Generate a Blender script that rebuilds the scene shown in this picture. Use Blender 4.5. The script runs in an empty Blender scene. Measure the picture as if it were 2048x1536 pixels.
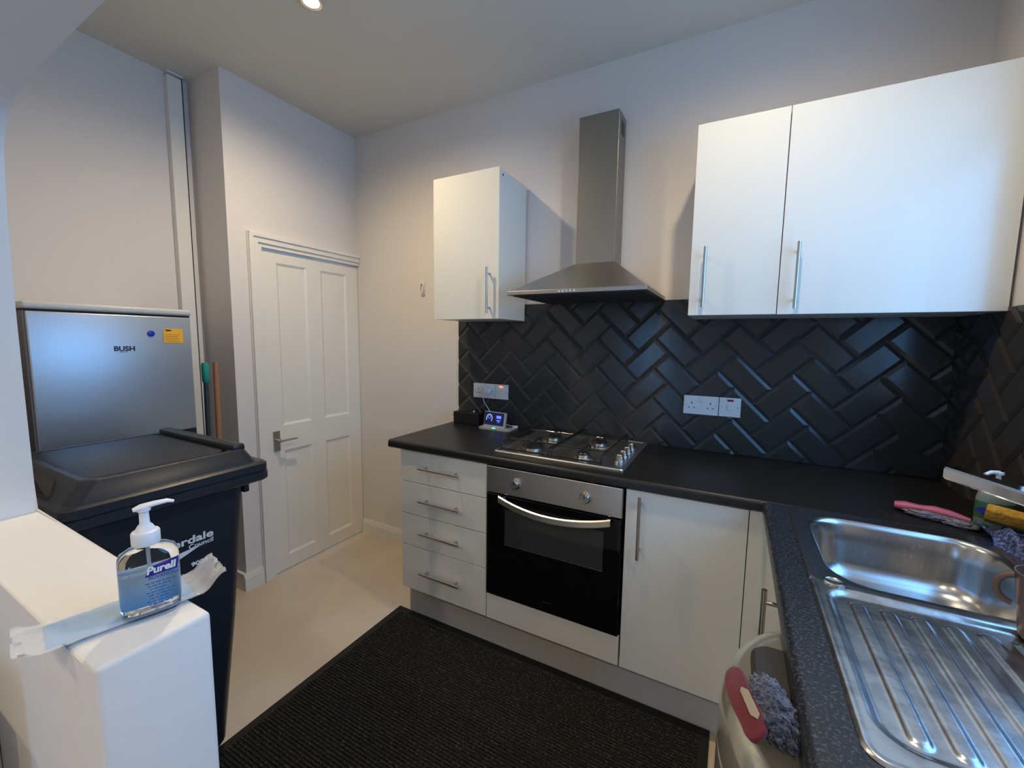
import bpy, bmesh, math, random
from mathutils import Vector, Matrix, noise
random.seed(7)
S = bpy.context.scene
COL = S.collection
PI = math.pi
# ------------------------------------------------------------------ camera
CAM = Vector((2.3359, -2.1046, 1.4144))
yw, pt, rl, FPX = math.radians(27.9802), math.radians(-5.9848), math.radians(0.7644), 836.8176
fw = Vector((-math.sin(yw)*math.cos(pt), math.cos(yw)*math.cos(pt), math.sin(pt)))
rt0 = Vector((math.cos(yw), math.sin(yw), 0)); up0 = rt0.cross(fw)
rt = rt0*math.cos(rl) + up0*math.sin(rl); up = -rt0*math.sin(rl) + up0*math.cos(rl)
cd = bpy.data.cameras.new('camera'); cam = bpy.data.objects.new('camera', cd); COL.objects.link(cam)
cd.sensor_width = 36; cd.lens = FPX/2048*36; cd.clip_start = 0.02
M = Matrix.Identity(4)
for i in range(3): M[i][0] = rt[i]; M[i][1] = up[i]; M[i][2] = -fw[i]; M[i][3] = CAM[i]
cam.matrix_world = M
S.camera = cam
# ------------------------------------------------------------------ view, world, daylight
S.view_settings.view_transform = 'Standard'; S.view_settings.look = 'None'
S.view_settings.gamma = 1; S.view_settings.use_curve_mapping = False
S.view_settings.exposure = 0.0
W = bpy.data.worlds.new('overcast_sky'); S.world = W; W.use_nodes = True
bg = W.node_tree.nodes['Background']; bg.inputs[0].default_value = (0.19, 0.50, 1.0, 1); bg.inputs[1].default_value = 6.6
def portal(loc, rot, sx, sy):
    l = bpy.data.lights.new('window_portal', 'AREA'); l.shape = 'RECTANGLE'; l.size = sx; l.size_y = sy
    l.cycles.is_portal = True
    o = bpy.data.objects.new('window_portal', l); COL.objects.link(o); o.location = loc; o.rotation_euler = rot
portal((3.24, -1.15, 1.68), (0, PI/2, 0), 1.05, 1.3)
portal((1.2, -4.69, .95), (PI/2, 0, 0), .5, 1.6)
DOWN = [(0.772, -0.895, 1.0), (2.36, -0.87, .72), (0.9, -3.3, .8), (2.3, -3.3, .8)]  # last pair are unseen fill lamps added in the rear room
DOWN_E = 14.5
DOWN_C = (1.0, 0.80, 0.54)
H = 2.741; ZT = 0.918; YF = -0.5865
# ------------------------------------------------------------------ helpers
def obj(name, bm, mat, parent=None, smooth=None):
    """link one bmesh (world coordinates, or local if parent is a rotated/local thing) as ONE object"""
    bmesh.ops.recalc_face_normals(bm, faces=bm.faces[:])
    me = bpy.data.meshes.new(name); bm.to_mesh(me); bm.free()
    mats = mat if isinstance(mat, (list, tuple)) else [mat]
    for m in mats: me.materials.append(m)
    o = bpy.data.objects.new(name, me); COL.objects.link(o)
    if parent is not None:
        r = parent
        while r.parent: r = r.parent
        if not r.get('_local'): me.transform(Matrix.Translation(-r.location))
        o.parent = parent
    if smooth is not None:
        for p in me.polygons: p.use_smooth = True
        if smooth < 3: me.set_sharp_from_angle(angle=smooth)
    return o
def thing(name, label, cat, loc=(0, 0, 0), rotz=0, group=None, local=False):
    o = bpy.data.objects.new(name, None); COL.objects.link(o); o.empty_display_size = .05
    o.location = loc; o.rotation_euler = (0, 0, rotz); o['label'] = label; o['category'] = cat
    if group: o['group'] = group
    if local: o['_local'] = 1
    return o
def tag(o, label, cat, group=None, kind=None):
    o['label'] = label; o['category'] = cat
    if group: o['group'] = group
    if kind: o['kind'] = kind
    # move the origin from the world centre to the base of the thing
    me = o.data; xs = [v.co for v in me.vertices]
    c = Vector(((min(v.x for v in xs)+max(v.x for v in xs))/2, (min(v.y for v in xs)+max(v.y for v in xs))/2, min(v.z for v in xs)))
    me.transform(Matrix.Translation(-c)); o.location = c
    return o
def struct(o):
    o['kind'] = 'structure'; return o
def B(): return bmesh.new()
def box(bm, a, b, bev=0, seg=2, mi=0):
    x0, y0, z0 = [min(a[i], b[i]) for i in range(3)]; x1, y1, z1 = [max(a[i], b[i]) for i in range(3)]
    vs = [bm.verts.new(c) for c in ((x0,y0,z0),(x1,y0,z0),(x1,y1,z0),(x0,y1,z0),(x0,y0,z1),(x1,y0,z1),(x1,y1,z1),(x0,y1,z1))]
    fs = [bm.faces.new([vs[i] for i in f]) for f in ((3,2,1,0),(4,5,6,7),(0,1,5,4),(1,2,6,5),(2,3,7,6),(3,0,4,7))]
    for f in fs: f.material_index = mi
    if bev:
        es = list({e for f in fs for e in f.edges})
        bmesh.ops.bevel(bm, geom=es, offset=bev, segments=seg, affect='EDGES', profile=.5)
    return bm
def prism(bm, pts, axis, a, b, bev=0, seg=2, mi=0):
    """polygon of 2D points extruded along axis from a to b; 2D -> the other two axes in x,y,z order"""
    def mk(p, t):
        c = [0, 0, 0]; o = [i for i in range(3) if i != axis]; c[o[0]] = p[0]; c[o[1]] = p[1]; c[axis] = t; return c
    A = [bm.verts.new(mk(p, a)) for p in pts]; Bv = [bm.verts.new(mk(p, b)) for p in pts]
    n = len(pts); fs = [bm.faces.new(A[::-1]), bm.faces.new(Bv)]
    for i in range(n): fs.append(bm.faces.new((A[i], A[(i+1) % n], Bv[(i+1) % n], Bv[i])))
    for f in fs: f.material_index = mi
    if bev:
        es = list({e for f in fs for e in f.edges})
        bmesh.ops.bevel(bm, geom=es, offset=bev, segments=seg, affect='EDGES', profile=.5)
    return bm
def frame_of(d):
    d = d.normalized(); u = Vector((0, 0, 1)) if abs(d.z) < .9 else Vector((1, 0, 0))
    a = d.cross(u).normalized(); return a, d.cross(a).normalized()
def tube(bm, pts, r, n=12, caps=True, mi=0, flat=None):
    pts = [Vector(p) for p in pts]; rings = []
    rr = r if isinstance(r, (list, tuple)) else [r]*len(pts)
    a = None
    for i, p in enumerate(pts):
        d = (pts[min(i+1, len(pts)-1)] - pts[max(i-1, 0)]).normalized()
        if a is None: a, b = frame_of(d)
        else:
            a = (a - d*a.dot(d)).normalized(); b = d.cross(a)
        rings.append([bm.verts.new(p + (a*math.cos(t*2*PI/n) + b*math.sin(t*2*PI/n)*(flat or 1))*rr[i]) for t in range(n)])
    for i in range(len(rings)-1):
        for t in range(n):
            f = bm.faces.new((rings[i][t], rings[i][(t+1) % n], rings[i+1][(t+1) % n], rings[i+1][t])); f.material_index = mi
    if caps:
        for q in (rings[0][::-1], rings[-1]):
            f = bm.faces.new(q); f.material_index = mi
    return bm
def lathe(bm, prof, c, axis=Vector((0, 0, 1)), n=32, sx=1, sy=1, mi=0):
    """profile of (radius, height) turned about axis through c"""
    axis = Vector(axis).normalized(); a, b = frame_of(axis); c = Vector(c); rings = []
    if abs(axis.z) > .99: a, b = Vector((1, 0, 0)), Vector((0, 1, 0))
    for r, h in prof:
        if r < 1e-6: rings.append([bm.verts.new(c + axis*h)])
        else: rings.append([bm.verts.new(c + axis*h + a*math.cos(2*PI*t/n)*r*sx + b*math.sin(2*PI*t/n)*r*sy) for t in range(n)])
    for i in range(len(rings)-1):
        p, q = rings[i], rings[i+1]
        for t in range(n):
            u = (t+1) % n
            if len(p) == 1 and len(q) == 1: continue
            if len(p) == 1: f = bm.faces.new((p[0], q[t], q[u]))
            elif len(q) == 1: f = bm.faces.new((p[t], p[u], q[0]))
            else: f = bm.faces.new((p[t], p[u], q[u], q[t]))
            f.material_index = mi
    return bm
def rrect(x0, y0, x1, y1, r, n=6):
    out = []
    for cx, cy, s in ((x1-r, y1-r, 0), (x0+r, y1-r, 1), (x0+r, y0+r, 2), (x1-r, y0+r, 3)):
        for k in range(n+1):
            t = (s + k/n)*PI/2; out.append((cx + r*math.cos(t), cy + r*math.sin(t)))
    return out
def loft(bm, rings, close0=False, close1=False, mi=0):
    R = [[bm.verts.new(p) for p in r] for r in rings]; n = len(R[0])
    for i in range(len(R)-1):
        for t in range(n):
            f = bm.faces.new((R[i][t], R[i][(t+1) % n], R[i+1][(t+1) % n], R[i+1][t])); f.material_index = mi
    if close0: bm.faces.new(R[0][::-1]).material_index = mi
    if close1: bm.faces.new(R[-1]).material_index = mi
    return R
def blob(bm, c, s, amp=.2, freq=3, sub=4, seed=0, rot=None):
    r = bmesh.ops.create_icosphere(bm, subdivisions=sub, radius=1)
    for v in r['verts']:
        p = v.co.copy(); d = noise.fractal(p*freq + Vector((seed*7.3, 1.7*seed, 0)), .8, 2.0, 4)
        p = p*(1 + amp*d); p = Vector((p.x*s[0], p.y*s[1], p.z*s[2]))
        if rot: p = rot @ p
        v.co = p + Vector(c)
    return bm
def text(s, size, mw, mat, name, parent, bold=0, ext=.0004, align='LEFT', shear=0, sx=1.0):
    cu = bpy.data.curves.new('t', 'FONT'); cu.body = s; cu.size = size; cu.extrude = ext; cu.offset = bold; cu.align_x = align; cu.shear = shear; cu.resolution_u = 4
    o = bpy.data.objects.new('t', cu); COL.objects.link(o)
    dg = bpy.context.evaluated_depsgraph_get(); me = bpy.data.meshes.new_from_object(o.evaluated_get(dg))
    bpy.data.objects.remove(o); bpy.data.curves.remove(cu)
    bm = B(); bm.from_mesh(me); bpy.data.meshes.remove(me)
    bmesh.ops.transform(bm, matrix=mw @ Matrix.Diagonal((sx, 1, 1, 1)), verts=bm.verts)
    return obj(name, bm, mat, parent)
def axes(o, x, y):
    x = Vector(x).normalized(); z = x.cross(Vector(y)).normalized(); y = z.cross(x)
    m = Matrix.Identity(4)
    for i in range(3): m[i][0] = x[i]; m[i][1] = y[i]; m[i][2] = z[i]; m[i][3] = o[i]
    return m
def copy_tree(o, parent=None):
    c = o.copy(); COL.objects.link(c)
    if parent is not None: c.parent = parent
    for ch in [k for k in COL.objects if k.parent == o]: copy_tree(ch, c)
    return c
# ------------------------------------------------------------------ materials
def mat(name, col, rough=.5, metal=0, spec=.5, bump=None, noisec=None, trans=0, ior=1.45, emit=None, estr=1, coat=0, alpha=1, sheen=0, aniso=None, bstr=.3):
    m = bpy.data.materials.new(name); m.use_nodes = True; nt = m.node_tree; p = nt.nodes['Principled BSDF']
    p.inputs['Base Color'].default_value = (*col, 1); p.inputs['Roughness'].default_value = rough; p.inputs['Metallic'].default_value = metal
    p.inputs['Specular IOR Level'].default_value = spec; p.inputs['IOR'].default_value = ior
    p.inputs['Transmission Weight'].default_value = trans; p.inputs['Coat Weight'].default_value = coat; p.inputs['Alpha'].default_value = alpha
    p.inputs['Sheen Weight'].default_value = sheen
    if emit: p.inputs['Emission Color'].default_value = (*emit, 1); p.inputs['Emission Strength'].default_value = estr
    tc = nt.nodes.new('ShaderNodeTexCoord')
    def nz(scale, det=4, vec=None):
        n = nt.nodes.new('ShaderNodeTexNoise'); n.inputs['Scale'].default_value = scale; n.inputs['Detail'].default_value = det
        if vec:
            mp = nt.nodes.new('ShaderNodeMapping'); mp.inputs['Scale'].default_value = vec; nt.links.new(tc.outputs['Object'], mp.inputs['Vector']); nt.links.new(mp.outputs['Vector'], n.inputs['Vector'])
        else: nt.links.new(tc.outputs['Object'], n.inputs['Vector'])
        return n
    if noisec:   # (scale, colour2, lo, hi)
        n = nz(noisec[0], 6); r = nt.nodes.new('ShaderNodeValToRGB'); r.color_ramp.elements[0].position = noisec[2]; r.color_ramp.elements[1].position = noisec[3]
        r.color_ramp.elements[0].color = (*col, 1); r.color_ramp.elements[1].color = (*noisec[1], 1)
        nt.links.new(n.outputs['Fac'], r.inputs['Fac']); nt.links.new(r.outputs['Color'], p.inputs['Base Color'])
    if bump:     # (scale, distance, vec)
        n = nz(bump[0], 4, bump[2] if len(bump) > 2 else None); b = nt.nodes.new('ShaderNodeBump'); b.inputs['Strength'].default_value = bstr; b.inputs['Distance'].default_value = bump[1]
        nt.links.new(n.outputs['Fac'], b.inputs['Height']); nt.links.new(b.outputs['Normal'], p.inputs['Normal'])
    if aniso:    # brushed streaks in the roughness
        n = nz(40, 3, aniso); mr = nt.nodes.new('ShaderNodeMapRange'); mr.inputs['To Min'].default_value = rough*.75; mr.inputs['To Max'].default_value = rough*1.3
        nt.links.new(n.outputs['Fac'], mr.inputs['Value']); nt.links.new(mr.outputs['Result'], p.inputs['Roughness'])
    return m
m_wall = mat('wall_paint', (.69, .65, .615), .75, bump=(55, .002), spec=.25)
m_ceil = mat('ceiling_paint', (.64, .61, .54), .85, bump=(40, .002), spec=.2)
m_halfwall = mat('satin_white_paint', (.78, .77, .75), .45, bump=(18, .006), spec=.4)
m_trim = mat('gloss_trim_paint', (.74, .71, .65), .35, bump=(30, .002))
m_door = mat('door_paint', (.75, .72, .65), .38, bump=(22, .002))
m_floor = mat('vinyl_floor', (.52, .42, .30), .42, noisec=(1.6, (.60, .52, .42), .38, .62), bump=(60, .001))
m_seam = mat('floor_seam', (.44, .36, .27), .6)
m_tile = mat('glazed_charcoal_tile', (.040, .039, .037), .19, spec=.38, bump=(9, .0012))
m_grout = mat('dark_grout', (.02, .021, .022), .7)
m_work = mat('black_laminate', (.012, .0115, .011), .36, spec=.45, bump=(420, .0006))
m_work2 = mat('speckled_laminate', (.014, .016, .02), .33, spec=.5, noisec=(210, (.075, .088, .105), .52, .68), bump=(420, .0006))
m_cab = mat('gloss_white_door', (.70, .69, .62), .17, spec=.5, coat=.15, bump=(3, .002), bstr=.15)
m_carc = mat('white_carcass', (.66, .66, .62), .35)
m_plinth = mat('plinth_grey', (.50, .49, .47), .45)
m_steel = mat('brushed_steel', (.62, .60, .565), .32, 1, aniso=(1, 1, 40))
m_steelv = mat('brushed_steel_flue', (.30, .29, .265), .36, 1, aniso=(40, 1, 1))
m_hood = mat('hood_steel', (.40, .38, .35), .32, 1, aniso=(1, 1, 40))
m_hand = mat('satin_nickel', (.50, .48, .45), .28, 1)
m_chrome = mat('chrome', (.85, .86, .88), .07, 1)
m_sink = mat('sink_steel', (.50, .50, .50), .24, 1, bump=(3, .003), aniso=(30, 1, 1))
m_drain = mat('drainer_steel', (.56, .57, .58), .27, 1, bump=(70, .0012), noisec=(26, (.40, .41, .43), .45, .62))
m_binsteel = mat('bin_steel', (.60, .58, .48), .16, .7)
m_glass_black = mat('black_oven_glass', (.004, .004, .004), .05, spec=.6)
m_glass_win = mat('oven_window_glass', (.035, .04, .036), .05, spec=.7)  # greenish reflection on the oven window lifted into its base colour
m_black = mat('black_plastic', (.012, .012, .013), .4)
m_iron = mat('cast_iron', (.01, .01, .01), .5)
m_enamel = mat('burner_enamel', (.018, .018, .019), .3)
m_white = mat('white_plastic', (.72, .70, .68), .35)
m_dark = mat('dark_hole', (.01, .01, .01), .7)
m_red = mat('neon_red', (.25, .01, .02), .3)
m_redlit = mat('neon_red_lit', (.8, .1, .08), .3, emit=(1, .12, .08), estr=3)
m_fridge = mat('silver_fridge', (.42, .46, .50), .36, .65, bump=(260, .0004), bstr=.15)
m_fridgeside = mat('fridge_side_shade', (.10, .085, .08), .5)  # brownish shadow on the fridge's side put into its colour
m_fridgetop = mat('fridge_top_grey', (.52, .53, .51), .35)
m_bin = mat('bin_plastic', (.018, .022, .030), .36, spec=.4, bump=(130, .0006))
m_bintext = mat('bin_print', (.75, .78, .82), .6)
m_blueblk = mat('label_navy', (.02, .02, .25), .4)
m_brandpurple = mat('label_purple', (.22, .03, .30), .4)
m_text = mat('print_black', (.01, .01, .012), .5)
m_textblue = mat('print_blue', (.03, .10, .32), .5)
m_yellow = mat('yellow_sticker', (.85, .44, .03), .5)
m_blue = mat('blue_magnet', (.01, .03, .42), .35)
m_green = mat('green_grip', (.01, .26, .20), .45)
m_broom = mat('black_shaft', (.02, .035, .04), .4)
m_wood = mat('wooden_shaft', (.33, .15, .08), .6, bump=(30, .001, (1, 1, .1)))
m_mat = mat('ribbed_carpet', (.016, .015, .014), .95, noisec=(120, (.085, .078, .066), .50, .74), bump=(260, .003), spec=.1)
m_matedge = mat('rubber_edge', (.006, .006, .006), .7)
m_rad = mat('radiator_enamel', (.72, .74, .76), .35)
m_clear = mat('clear_plastic', (.97, .985, .99), .03, trans=1, ior=1.4)
m_gel = mat('clear_gel', (.90, .96, 1.0), .04, trans=1, ior=1.34)
m_backlabel = mat('pale_blue_label', (.10, .42, .85), .5)
nt = m_backlabel.node_tree; tc = nt.nodes.new('ShaderNodeTexCoord'); sp = nt.nodes.new('ShaderNodeSeparateXYZ'); cr = nt.nodes.new('ShaderNodeValToRGB')
nt.links.new(tc.outputs['Generated'], sp.inputs[0]); nt.links.new(sp.outputs['Z'], cr.inputs['Fac']); nt.links.new(cr.outputs['Color'], nt.nodes['Principled BSDF'].inputs['Base Color'])
cr.color_ramp.elements[0].color = (.12, .52, 1, 1); cr.color_ramp.elements[1].color = (.75, .9, 1, 1); cr.color_ramp.elements[1].position = .85
m_frontlabel = mat('clear_label_tint', (.42, .62, .85), .5)
m_pump = mat('white_pump', (.80, .82, .85), .4)
m_pouch = mat('pouch_film', (.86, .88, .92), .15, bump=(28, .008), spec=.8, bstr=.6, alpha=.38)
m_pouchblue = mat('blue_wipes', (.22, .50, .80), .6, bump=(25, .004))
m_pink = mat('pink_plastic', (.42, .085, .125), .4)
m_greycloth = mat('grey_knit_cloth', (.13, .12, .14), .95, bump=(160, .006), bstr=1, noisec=(60, (.25, .24, .27), .4, .65))
m_bluecloth = mat('blue_check_cloth', (.06, .09, .25), .95, bump=(220, .006), bstr=1, noisec=(120, (.34, .42, .68), .42, .6))
m_sponge = mat('yellow_sponge', (.52, .27, .03), .95, bump=(160, .004), bstr=1, noisec=(90, (.36, .17, .02), .4, .7))
m_greenpad = mat('green_scourer', (.02, .07, .045), .95, bump=(200, .003), bstr=1)
m_soapbody = mat('soap_bottle_clear', (.62, .70, .63), .12, trans=.7, ior=1.3)
m_soapgreen = mat('soap_green_label', (.03, .12, .06), .5)
m_mug = mat('brown_ceramic', (.13, .085, .07), .35, bump=(30, .001))
m_mitt = mat('blue_microfibre', (.014, .02, .045), .95, bump=(140, .01), bstr=1, noisec=(70, (.05, .07, .13), .4, .7), sheen=.4)
m_mittred = mat('dark_red_fleece', (.13, .010, .017), .9, bump=(90, .003), sheen=.3)
m_tagm = mat('cream_tag', (.36, .31, .24), .7)
m_gdark = mat('charcoal_plastic', (.030, .027, .024), .5)
m_screen = mat('display_black', (.004, .006, .02), .2, emit=(.01, .015, .08), estr=.5)
m_scrblue = mat('display_blue', (.02, .05, .6), .3, emit=(.10, .18, 1), estr=1.6)
m_scrwhite = mat('display_white', (.5, .6, .7), .3, emit=(.5, .65, .9), estr=.9)
m_led = mat('green_led', (.05, .8, .45), .3, emit=(.05, 1, .5), estr=2.0)
m_silverp = mat('silver_plastic', (.55, .54, .52), .35, .4)
m_lamp = mat('downlight_glow', (1, 1, 1), .5, emit=(1, .88, .70), estr=45)
m_brass = mat('aged_bezel', (.75, .66, .5), .3, .6)
m_glasspane = mat('window_glass', (1, 1, 1), .0, trans=1, ior=1.02)
m_upvc = mat('upvc_white', (.8, .82, .84), .3)
# ------------------------------------------------------------------ room shell
struct(obj('floor', box(B(), (-.6, -4.7, -.06), (3.3, .12, 0)), m_floor))
bm = B()
for yy, xa, xb in ((-.30, .30, .89), (-.56, .55, .72)):
    box(bm, (xa, yy, -.001), (xb, yy+.0016, .0003))
struct(obj('trim_1', bm, m_seam))
struct(obj('ceiling', box(B(), (-.6, -4.7, H), (3.3, .12, H+.08)), m_ceil))
struct(obj('wall_back', box(B(), (-.12, 0, 0), (3.3, .12, H)), m_wall))
bm = B()      # door wall (x = 0) with its opening, and the pier it turns on
box(bm, (-.12, -.84, 0), (0, -.7, H)); box(bm, (-.12, -.7, 1.915), (0, 0, H)); box(bm, (-.32, -.84, 0), (-.12, -.74, H))
struct(obj('wall_left', bm, m_wall))
struct(obj('wall_alcove', box(B(), (-.42, -1.94, 0), (-.3, -.84, H)), m_wall))
bm = B()
wy0, wy1, wz0, wz1 = -1.80, -.50, 1.16, 2.2
XR = 3.045
box(bm, (XR, -4.7, 0), (3.25, wy0, H)); box(bm, (XR, wy1, 0), (3.25, .12, H)); box(bm, (XR, wy0, 0), (3.25, wy1, wz0)); box(bm, (XR, wy0, wz1), (3.25, wy1, H))
struct(obj('wall_right', bm, m_wall))
# arched partition: full-height pier on the left, low wall, lintel
def catmull(P, n=5):
    out = []
    for i in range(1, len(P)-2):
        p0, p1, p2, p3 = P[i-1:i+3]
        for k in range(n):
            t_ = k/n; out.append(tuple(.5*(2*p1[q]+(p2[q]-p0[q])*t_+(2*p0[q]-5*p1[q]+4*p2[q]-p3[q])*t_*t_+(3*p1[q]-p0[q]-3*p2[q]+p3[q])*t_**3) for q in (0, 1)))
    return out+[P[-2]]
curve = catmull([(1.014, .9), (1.014, 1.031), (1.016, 1.42), (1.026, 1.62), (1.046, 1.75), (1.078, 1.812), (1.139, 1.843), (1.27, 1.861), (1.43, 1.872), (1.62, 1.879), (1.9, 1.882)])
arch = [(-.42, 0), (1.705, 0), (1.708, 1.03), (1.014, 1.03)] + curve[1:] + [(3.045, 1.885), (3.045, H), (-.42, H)]
bm = prism(B(), arch, 1, -1.936, -1.814, bev=.007, seg=3)
struct(obj('wall_front', bm, m_halfwall, smooth=.6))
bm = B(); box(bm, (-.6, -4.7, 0), (.95, -4.6, H)); box(bm, (1.45, -4.7, 0), (3.3, -4.6, H)); box(bm, (.95, -4.7, 0), (1.45, -4.6, .15)); box(bm, (.95, -4.7, 1.75), (1.45, -4.6, H)); struct(obj('wall_rear', bm, m_wall))
bm = B()
for a, b in (((.95, -4.66, .15), (.99, -4.62, 1.75)), ((1.41, -4.66, .15), (1.45, -4.62, 1.75)), ((.99, -4.66, .15), (1.41, -4.62, .19)), ((.99, -4.66, 1.71), (1.41, -4.62, 1.75)), ((.99, -4.66, .7), (1.41, -4.62, .74))): box(bm, a, b)
struct(obj('window_2', bm, m_upvc))
bm = B(); box(bm, (-.6, -4.6, 0), (-.5, -1.936, H)); struct(obj('wall_far', bm, m_wall))
# boxing in the alcove corner
bm = B(); box(bm, (-.3, -.945, 0), (-.262, -.882, H-.02), bev=.002); box(bm, (-.3, -.945, H-.012), (-.256, -.875, H-.002))
struct(obj('trim_2', bm, m_trim))
bm = B(); box(bm, (-.299, -.882, 0), (-.27, -.874, H-.01)); struct(obj('gap_shade', bm, m_dark))  # dark strip painting the shade in the gap beside the boxing
# skirting
def skirt(bm, a, b, n):
    (x0, y0), (x1, y1) = a, b; nx, ny = n
    for t, z0, z1 in ((.016, 0, .075), (.011, .075, .088), (.006, .088, .098)):
        box(bm, (x0, y0, z0), (x1+nx*t, y1+ny*t, z1))
bm = B(); skirt(bm, (0, 0), (.90, 0), (0, -1)); struct(obj('baseboard_back', bm, m_trim))
bm = B(); skirt(bm, (0, -.856), (0, -.748), (1, 0)); box(bm, (-.255, -.856, 0), (0, -.8405, .098)); struct(obj('baseboard_left', bm, m_trim))
# window in the right wall above the sink
w = obj('window_1', B(), m_upvc); 
bm = B()
for a, b in (((3.10, wy0, wz0), (3.16, wy0+.06, wz1)), ((3.10, wy1-.06, wz0), (3.16, wy1, wz1)), ((3.10, wy0, wz0), (3.16, wy1, wz0+.06)), ((3.10, wy0, wz1-.06), (3.16, wy1, wz1)), ((3.10, -1.18, wz0), (3.16, -1.12, wz1))):
    box(bm, a, b, bev=.004)
bm.to_mesh(w.data); bm.free(); struct(w)
obj('window_sill', box(B(), (3.03, wy0, wz0-.02), (3.12, wy1, wz0+.004), bev=.004), m_upvc, w)
# door_1 with four recessed panels
DY0, DY1, DZ = -.673, -.004, 1.899
d = obj('door_1', B(), m_door); bm = B()
ys = [DY0, -.585, -.394, -.296, -.100, DY1]; zs = [.006, .09, .742, .893, 1.835, DZ]
for i in range(5):
    for j in range(5):
        pan = i in (1, 3) and j in (1, 3)
        box(bm, (-.045, ys[i], zs[j]), (-.012 if pan else -.004, ys[i+1], zs[j+1]))
for i in (1, 3):
    for j in (1, 3):   # bevelled moulding round every panel
        y0, y1, z0, z1 = ys[i], ys[i+1], zs[j], zs[j+1]; k = .014
        loft(bm, [[(-.004, y0, z0), (-.004, y1, z0), (-.004, y1, z1), (-.004, y0, z1)], [(-.012, y0+k, z0+k), (-.012, y1-k, z0+k), (-.012, y1-k, z1-k), (-.012, y0+k, z1-k)]])
bm.to_mesh(d.data); bm.free(); struct(d)
hd = obj('door_handle', box(B(), (-.004, -.650, .748), (.006, -.612, .868), bev=.002), m_hand, d)
bm = B(); tube(bm, [(.006, -.632, .815), (.048, -.632, .815)], .009); tube(bm, [(.048, -.640, .815), (.048, -.60, .816), (.048, -.535, .814)], [.009, .0085, .007], flat=.7)
obj('lever', bm, m_hand, hd, smooth=.8)
bm = B()    # architrave, moulded
for t, w0, w1 in ((.012, 0, .072), (.020, .022, .066), (.027, .050, .070)):
    prism(bm, [(-.676-w1, 0), (-.676-w0, 0), (-.676-w0, DZ+.006+w0), (-.002, DZ+.006+w0), (-.002, DZ+.006+w1), (-.676-w1, DZ+.006+w1)], 0, 0, t, bev=.0015, seg=1)
struct(obj('trim_4', bm, m_trim))
bm = B(); box(bm, (-.06, DY0-.012, 0), (0, DY0-.003, DZ+.02)); box(bm, (-.06, DY0, DZ+.004), (0, DY1, DZ+.02)); struct(obj('trim_5', bm, m_trim))
# ------------------------------------------------------------------ herringbone tiles
def herring(x0, x1, z0, z1, xo, zo, w=.1):
    bm = B(); c = .70711; N = int((x1-x0+z1-z0)/w)+8; g = .0008; bv = .0135; hi = .0068; lo = .002
    def tile(u0, v0, u1, v1):
        cx, cz = xo + ((u0+u1)/2-(v0+v1)/2)*c*w, zo + ((u0+u1)/2+(v0+v1)/2)*c*w
        if cx < x0-.2 or cx > x1+.2 or cz < z0-.2 or cz > z1+.2: return
        a = [(u0*w+g, v0*w+g), (u1*w-g, v0*w+g), (u1*w-g, v1*w-g), (u0*w+g, v1*w-g)]
        b = [(u0*w+bv, v0*w+bv), (u1*w-bv, v0*w+bv), (u1*w-bv, v1*w-bv), (u0*w+bv, v1*w-bv)]
        f = lambda p, y: bm.verts.new((xo+(p[0]-p[1])*c, -y, zo+(p[0]+p[1])*c))
        z = [f(p, 0) for p in a]; A = [f(p, lo) for p in a]; Bq = [f(p, hi) for p in b]
        for k in range(4):
            bm.faces.new((z[k], z[(k+1) % 4], A[(k+1) % 4], A[k])); bm.faces.new((A[k], A[(k+1) % 4], Bq[(k+1) % 4], Bq[k]))
        bm.faces.new(Bq)
    for i in range(-N, N):
        for j in range(-N, N):
            k = (i-j) % 4
            if k == 0: tile(i, j, i+2, j+1)
            elif k == 3: tile(i, j, i+1, j+2)
    for co, no in (((x0, 0, 0), (-1, 0, 0)), ((x1, 0, 0), (1, 0, 0)), ((0, 0, z0), (0, 0, -1)), ((0, 0, z1), (0, 0, 1))):
        bmesh.ops.bisect_plane(bm, geom=bm.verts[:]+bm.edges[:]+bm.faces[:], plane_co=co, plane_no=no, clear_outer=True)
    return bm
t = thing('tiled_splashback', 'glossy dark grey herringbone tiles on the wall behind the hob and worktop', 'splashback', (1.95, 0, ZT))
bm = herring(.853, XR-.002, ZT, 1.611, 1.636, 1.219); bmesh.ops.translate(bm, vec=(0, -.004, 0), verts=bm.verts); obj('tiles', bm, m_tile, t)
obj('grout', box(B(), (.853, -.0045, ZT), (XR, -.0005, 1.611)), m_grout, t)
t = thing('tiled_splashback', 'dark tiles on the side wall behind the sink and soap bottle', 'splashback', (XR, -.25, ZT))
bm = herring(0, .497, ZT, 1.531, .1, 1.2); bmesh.ops.transform(bm, matrix=Matrix(((0, 1, 0, XR-.004), (-1, 0, 0, -.012), (0, 0, 1, 0), (0, 0, 0, 1))), verts=bm.verts); obj('tiles', bm, m_tile, t)
bm = herring(.497, 1.30, ZT, 1.138, .1, 1.2); bmesh.ops.transform(bm, matrix=Matrix(((0, 1, 0, XR-.004), (-1, 0, 0, -.012), (0, 0, 1, 0), (0, 0, 0, 1))), verts=bm.verts); obj('tiles', bm, m_tile, t)
bm = B(); box(bm, (XR-.004, -.509, ZT), (XR-.0005, -.012, 1.531)); box(bm, (XR-.004, -1.31, ZT), (XR-.0005, -.509, 1.138)); obj('grout', bm, m_grout, t)
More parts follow.
